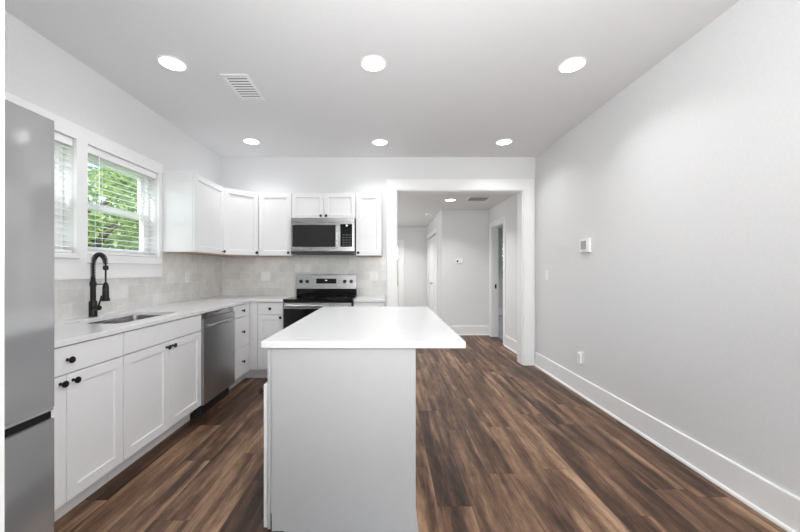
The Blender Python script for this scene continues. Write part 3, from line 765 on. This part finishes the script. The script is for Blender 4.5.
# range, front plane of body y=0 at Y 3.79
rg = thing('kitchen_range', 'freestanding electric range with black glass top and stainless control panel', 'stove', (-1.162, 3.815, 0))
W = 0.762
MB().box(0, W, 0, 0.625, 0.05, 0.895).build('body', RUBBER, rg, 0.002)
for x in (0.04, W-0.08):
    for y in (0.04, 0.54): MB().box(x, x+0.04, y, y+0.04, 0, 0.0499).build('foot', RUBBER, rg)
ct = MB().box(-0.004, W+0.004, -0.045, 0.50, 0.8955, 0.922).build('cooktop', BGLASS, rg, 0.005)
for (x, y, rr_) in ((0.19, 0.13, 0.10), (0.57, 0.13, 0.115), (0.19, 0.39, 0.075), (0.57, 0.39, 0.075)):
    bq = MB(); seg = 40
    A = [bq.bm.verts.new((x+rr_*math.cos(2*math.pi*q/seg), y+rr_*math.sin(2*math.pi*q/seg), 0.9225)) for q in range(seg)]
    Bq = [bq.bm.verts.new((x+(rr_-0.003)*math.cos(2*math.pi*q/seg), y+(rr_-0.003)*math.sin(2*math.pi*q/seg), 0.9225)) for q in range(seg)]
    for q in range(seg): bq.bm.faces.new((A[q], A[(q+1) % seg], Bq[(q+1) % seg], Bq[q]))
    bq.build('burner_ring', GREYPL, ct)
bg = MB().prism([(0.500, 0.923), (0.570, 0.923), (0.570, 1.178), (0.548, 1.184), (0.540, 1.178), (0.505, 1.015), (0.500, 1.01)], 0.0, W, 'x').build('backguard', BGLASS, rg, 0.002)
pn = MB().prism([(0.4995, 1.006), (0.5385, 1.180), (0.5465, 1.1862), (0.5705, 1.1862), (0.5705, 1.189), (0.544, 1.1885), (0.534, 1.183), (0.493, 1.008)], 0.0005, W-0.0005, 'x').build('control_panel', STEEL, rg, 0.001)
sl = math.atan2(0.041, 0.175)
def on_panel(x, z):   # point on the tilted panel face
    t = (z-1.008)/0.175; return (x, 0.493+0.041*t-0.001, z)
kp = MB().lathe([(0.023, 0.0), (0.023, -0.006), (0.019, -0.008), (0.017, -0.026), (0.014, -0.029), (0.0005, -0.0292)], 'y', seg=20)
kp.box(-0.003, 0.003, -0.033, -0.02, -0.017, 0.017)
kn0 = None
for x in (0.055, 0.135, W-0.150, W-0.068):
    if kn0 is None: kn0 = kp.build('control_knob', BLACK, pn, smooth=True); o = kn0
    else: o = kn0.copy(); COL.objects.link(o)
    o.location = on_panel(x, 1.098); o.rotation_euler = (-sl, 0, 0)
dp = MB().box(-0.128, 0.128, -0.004, 0.001, -0.032, 0.032).build('display', BGLASS, pn, 0.002); dp.location = on_panel(W/2-0.005, 1.104); dp.rotation_euler = (-sl, 0, 0)
MB().box(-0.014, 0.014, -0.0048, -0.0041, 0.006, 0.012).build('indicator_mark', DIGIT, dp)

od = MB().box(0.002, W-0.002, -0.040, -0.001, 0.225, 0.885).build('oven_door', BGLASS, rg, 0.004)
MB().box(0.006, W-0.006, -0.0435, -0.0405, 0.815, 0.880).build('door_trim', STEEL, od, 0.001)
b = MB(); b.tube([(0.03, -0.085, 0.848), (W-0.03, -0.085, 0.848)], 0.013, 14); b.box(0.05, 0.075, -0.085, -0.043, 0.84, 0.856); b.box(W-0.075, W-0.05, -0.085, -0.043, 0.84, 0.856)
b.build('handle', STEEL, od, smooth=True)
MB().box(0.12, W-0.12, -0.0412, -0.0402, 0.36, 0.70).build('oven_window', BGLASS, od)
MB().box(0.002, W-0.002, -0.038, -0.001, 0.06, 0.215).build('storage_drawer', STEEL, rg, 0.003)

# dishwasher (front faces +x)
dwh = thing('dishwasher', 'stainless steel dishwasher between sink cabinet and drawer bank', 'dishwasher', (FX, 2.831, 0), RZL)
W = 0.590
MB().box(0.006, W-0.006, 0.0, 0.58, 0.10, 0.86).build('body', RUBBER, dwh)
MB().box(0.012, W-0.012, -0.016, 0.0, 0.835, 0.874).build('control_strip', STEEL, dwh, 0.001)
b = MB()
b.box(0.004, W-0.004, -0.033, -0.001, 0.115, 0.745); b.box(0.004, W-0.004, -0.033, -0.001, 0.790, 0.832)
b.box(0.004, W-0.004, -0.018, -0.001, 0.7451, 0.7899); b.box(0.004, 0.07, -0.033, -0.0181, 0.7451, 0.7899); b.box(W-0.07, W-0.004, -0.033, -0.0181, 0.7451, 0.7899)
dd = b.build('door', DWSTEEL, dwh)
b = MB(); b.tube([(0.05, -0.050, 0.772), (W-0.05, -0.050, 0.772)], 0.009, 12)
b.box(0.05, 0.085, -0.050, -0.033, 0.762, 0.782); b.box(W-0.085, W-0.05, -0.050, -0.033, 0.762, 0.782)
b.build('handle', STEEL, dd, 0.002)
MB().box(0.006, W-0.006, 0.025, 0.05, 0.0, 0.0995).build('toe_kick', RUBBER, dwh)
for x in (0.06, W-0.11): MB().box(x, x+0.05, -0.012, 0.02, 0.8745, 0.8835).build('mounting_bracket', STEEL, dwh)
MB().lathe([(0.016, 0.0), (0.016, 0.02), (0.006, 0.021), (0.006, 0.0999)], 'z', (0.03, -0.0, 0), 12).build('levelling_foot', RUBBER, dwh, smooth=True)

# refrigerator: front faces +x, width along Y 0.362..1.2725
FRX = -1.25
fr = thing('refrigerator', 'tall stainless steel refrigerator with bottom freezer at the left edge', 'refrigerator', (FRX, 0.350, 0), RZL)
W = 0.9285; HT = 1.803
MB().box(0.004, W-0.004, 0.070, 0.86, 0.05, HT-0.012).build('body', GREYPL, fr, 0.004)
for x in (0.05, W-0.10):
    for y in (0.12, 0.76): MB().box(x, x+0.05, y, y+0.05, 0, 0.0499).build('foot', RUBBER, fr)
def fdoor(name, x0, x1, z0, z1):
    r = 0.006; pts = [(x0, 0.065)] + [(x0+r-r*math.cos(math.radians(a)), r-r*math.sin(math.radians(a))) for a in range(0, 91, 15)] + [(x1-r+r*math.sin(math.radians(a)), r-r*math.cos(math.radians(a))) for a in range(0, 91, 15)] + [(x1, 0.065)]
    return MB().prism(pts, z0, z1).build(name, FRIDGE, fr, smooth=True)
fdoor('door', 0.002, W/2-0.002, 0.735, HT)
fdoor('door', W/2+0.002, W-0.001, 0.735, HT)
fdoor('freezer_door', 0.002, W-0.001, 0.06, 0.690)
MB().box(0.004, W-0.003, 0.014, 0.064, 0.6905, 0.7345).build('handle_recess', BLACK, fr)['label'] = 'dark recessed handle gap'
MB().box(0.01, W-0.004, 0.004, 0.0138, 0.722, 0.7345).build('grip_lip', GREYPL, fr)
MB().box(0.02, W-0.02, 0.075, 0.09, 0.003, 0.0495).build('kick_grille', RUBBER, fr)
MB().box(W-0.09, W-0.03, 0.03, 0.10, HT+0.0005, HT+0.014).build('hinge_cover', GREYPL, fr, 0.003)

# ------------------------------------------------------------------ island
IX0, IX1, IY0, IY1 = -0.588, 0.360, 1.574, 3.083
tag(MB().box(IX0, IX1, IY0, IY1, 0.882, 0.914).build('island_countertop', QUARTZ, bevel=0.003), 'large white quartz slab on top of the kitchen island', 'countertop')
il = thing('kitchen_island', 'pale grey kitchen island cabinet, partly darkened as shade, standing on the wood floor', 'kitchen island', (0, 0, 0))
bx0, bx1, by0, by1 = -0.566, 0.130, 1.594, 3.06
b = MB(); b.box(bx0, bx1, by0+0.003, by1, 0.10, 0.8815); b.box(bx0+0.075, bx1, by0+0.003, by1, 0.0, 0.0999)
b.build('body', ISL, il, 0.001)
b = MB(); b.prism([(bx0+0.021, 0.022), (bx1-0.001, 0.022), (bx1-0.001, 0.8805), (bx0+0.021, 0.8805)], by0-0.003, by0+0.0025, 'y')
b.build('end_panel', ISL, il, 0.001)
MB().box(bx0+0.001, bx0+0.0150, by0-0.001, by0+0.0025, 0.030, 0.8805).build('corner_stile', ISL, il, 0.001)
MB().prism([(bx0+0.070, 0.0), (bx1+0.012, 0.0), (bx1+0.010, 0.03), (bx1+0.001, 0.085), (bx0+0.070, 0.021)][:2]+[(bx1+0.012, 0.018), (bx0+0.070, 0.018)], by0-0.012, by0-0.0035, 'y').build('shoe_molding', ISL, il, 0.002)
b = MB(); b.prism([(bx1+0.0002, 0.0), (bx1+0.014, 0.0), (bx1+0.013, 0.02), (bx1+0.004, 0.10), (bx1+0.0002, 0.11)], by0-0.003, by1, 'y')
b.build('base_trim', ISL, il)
RZI = math.radians(-90)
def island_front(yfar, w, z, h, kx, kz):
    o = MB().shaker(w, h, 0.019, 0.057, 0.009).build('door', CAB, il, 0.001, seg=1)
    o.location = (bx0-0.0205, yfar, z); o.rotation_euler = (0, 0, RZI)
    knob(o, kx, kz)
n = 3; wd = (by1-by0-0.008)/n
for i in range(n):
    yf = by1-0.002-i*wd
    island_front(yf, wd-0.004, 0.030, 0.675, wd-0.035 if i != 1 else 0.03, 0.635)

# ------------------------------------------------------------------ wall devices
def plate(name, label, cat, loc, rz, w, h, t=0.006, group=None):
    r = thing(name, label, cat, loc, rz, group)
    MB().box(-w/2, w/2, -t, 0, -h/2, h/2).build('cover_plate', PLASTIC, r, 0.002)
    return r
def sockets(r, w=0.0):
    for z in (-0.020, 0.020):
        o = MB().box(-0.016, 0.016, -0.0085, -0.0062, z-0.014, z+0.014).build('socket', PLASTIC, r, 0.002)
        b = MB(); b.box(-0.008, -0.006, -0.0092, -0.0086, z-0.004, z+0.005); b.box(0.006, 0.008, -0.0092, -0.0086, z-0.004, z+0.005); b.box(-0.002, 0.002, -0.0092, -0.0086, z-0.011, z-0.007)
        b.build('slots', RUBBER, o)
p = plate('electrical_outlet', 'white outlet on the window wall backsplash near the corner', 'outlet', (tx+0.0003, 3.667, 1.164), RZL, 0.072, 0.116); sockets(p)
p = plate('light_switch', 'double white switch plate on the backsplash left of the range', 'light switch', (-1.600, YB-0.0083, 1.164), 0, 0.116, 0.116)
for x in (-0.023, 0.023): MB().box(x-0.016, x+0.016, -0.0095, -0.0062, -0.033, 0.033).build('rocker', PLASTIC, p, 0.0015)
p = plate('light_switch', 'double white switch plate on the backsplash right of the range', 'light switch', (-0.187, YB-0.0083, 1.164), 0, 0.116, 0.116)
for x in (-0.023, 0.023): MB().box(x-0.016, x+0.016, -0.0095, -0.0062, -0.033, 0.033).build('rocker', PLASTIC, p, 0.0015)
p = plate('light_switch', 'small white light switch on the right wall near the hall opening', 'light switch', (XR-0.0003, 4.127, 1.184), RZI, 0.072, 0.118)
MB().box(-0.016, 0.016, -0.0095, -0.0062, -0.033, 0.033).build('rocker', PLASTIC, p, 0.0015)
p = plate('electrical_outlet', 'white outlet low on the right wall above the baseboard', 'outlet', (XR-0.0003, 3.385, 0.372), RZI, 0.075, 0.125); sockets(p)
q = MB().box(-0.028, 0.026, -0.034, -0.0093, -0.056, 0.050).build('plug_in_unit', PLASTIC, p, 0.006); 
t = thing('thermostat', 'square white thermostat with grey screen on the right kitchen wall', 'thermostat', (XR-0.0003, 3.30, 1.481), RZI)
MB().box(-0.078, 0.078, -0.030, 0, -0.066, 0.066).build('housing', PLASTIC, t, 0.006, seg=3)
MB().box(-0.050, 0.040, -0.0312, -0.0301, -0.036, 0.046).build('screen', LCD, t, 0.001)
MB().box(-0.03, 0.03, -0.0315, -0.0301, -0.056, -0.048).build('button', GREYPL, t)
t = thing('thermostat', 'small white thermostat with a dark dot on the hall wall', 'thermostat', (1.355, 6.5097, 1.417), 0)
MB().box(-0.068, 0.068, -0.028, 0, -0.045, 0.045).build('housing', PLASTIC, t, 0.008, seg=3)
MB().lathe([(0.018, -0.0281), (0.018, -0.031), (0.001, -0.0312)], 'y', (-0.030, 0, -0.004), 20).build('sensor', RUBBER, t, smooth=True)

# ------------------------------------------------------------------ outside
structure(MB().box(-40, -2.4, -25, 40, -0.5, -0.4).build('ground', GRASS), 'green lawn outside the kitchen windows')
structure(MB().box(-2.4, 12, 9.7, 40, -0.5, -0.4).build('ground_rear', GRASS), 'green lawn behind the house')
def tree(x, y, h, r, leaf, seed, label, zlow=0.6, n=5200, size=0.16):
    rnd = random.Random(seed)
    t = thing('tree', label, 'tree', (x, y, -0.4), 0, 'trees outside the windows')
    b = MB(); pts = [(0, 0, 0)]; 
    for i in range(1, 7): pts.append((rnd.uniform(-0.08, 0.08)*i, rnd.uniform(-0.08, 0.08)*i, h*0.85*i/6))
    b.tube(pts, [0.20, 0.16, 0.14, 0.12, 0.09, 0.06, 0.03], 10)
    for k in range(9):
        z0 = h*rnd.uniform(0.25, 0.7); a = rnd.uniform(0, 6.28); l = r*rnd.uniform(0.5, 0.85)
        b.tube([(0, 0, z0), (l*0.5*math.cos(a), l*0.5*math.sin(a), z0+l*0.3), (l*math.cos(a), l*math.sin(a), z0+l*0.45)], [0.06, 0.04, 0.015], 6)
    b.build('trunk', BARK, t, smooth=True)
    b = MB(); cl = []
    for k in range(26):
        a = rnd.uniform(0, 6.28); zz = rnd.uniform(zlow, h); rr_ = r*math.sqrt(rnd.random())*math.sqrt(max(0.08, 1-((zz-h*0.5)/(h*0.62))**2))
        cl.append((rr_*math.cos(a), rr_*math.sin(a), zz, r*rnd.uniform(0.22, 0.42)))
    for k in range(n):
        c_ = rnd.choice(cl); v = Vector((rnd.gauss(0, 1), rnd.gauss(0, 1), rnd.gauss(0, 0.8))).normalized()*c_[3]*rnd.uniform(0.6, 1.05)
        p = Vector(c_[:3])+v; s_ = size*rnd.uniform(0.5, 1.2)
        d1 = Vector((rnd.gauss(0, 1), rnd.gauss(0, 1), rnd.gauss(0, 0.6))).normalized(); d2 = d1.cross(Vector((rnd.gauss(0, 1), rnd.gauss(0, 1), rnd.gauss(0, 1)))).normalized()
        q = [p-d1*s_*0.5, p+d2*s_*0.25, p+d1*s_*0.5, p-d2*s_*0.25]
        b.bm.faces.new([b.bm.verts.new(w_) for w_ in q])
    b.build('foliage', leaf, t)
tree(-5.5, 6.4, 3.6, 1.3, LEAF_A, 3, 'bright yellow-green tree close outside the kitchen window', size=0.14, n=8000)
tree(-7.3, 10.7, 4.8, 1.3, LEAF_C, 8, 'dark green tree seen at the right side of the kitchen window', size=0.16)
tree(-13.2, 17.0, 8.5, 2.2, LEAF_B, 12, 'tall mid-green tree standing farthest from the kitchen window', size=0.24, n=7000)
tree(0.3, 15.0, 5.0, 1.5, LEAF_B, 15, 'green tree seen through the glass of the corridor door', size=0.2, n=3500)
tree(5.6, 16.0, 4.5, 1.5, LEAF_C, 18, 'dark tree outside the side room window', size=0.2, n=3500)
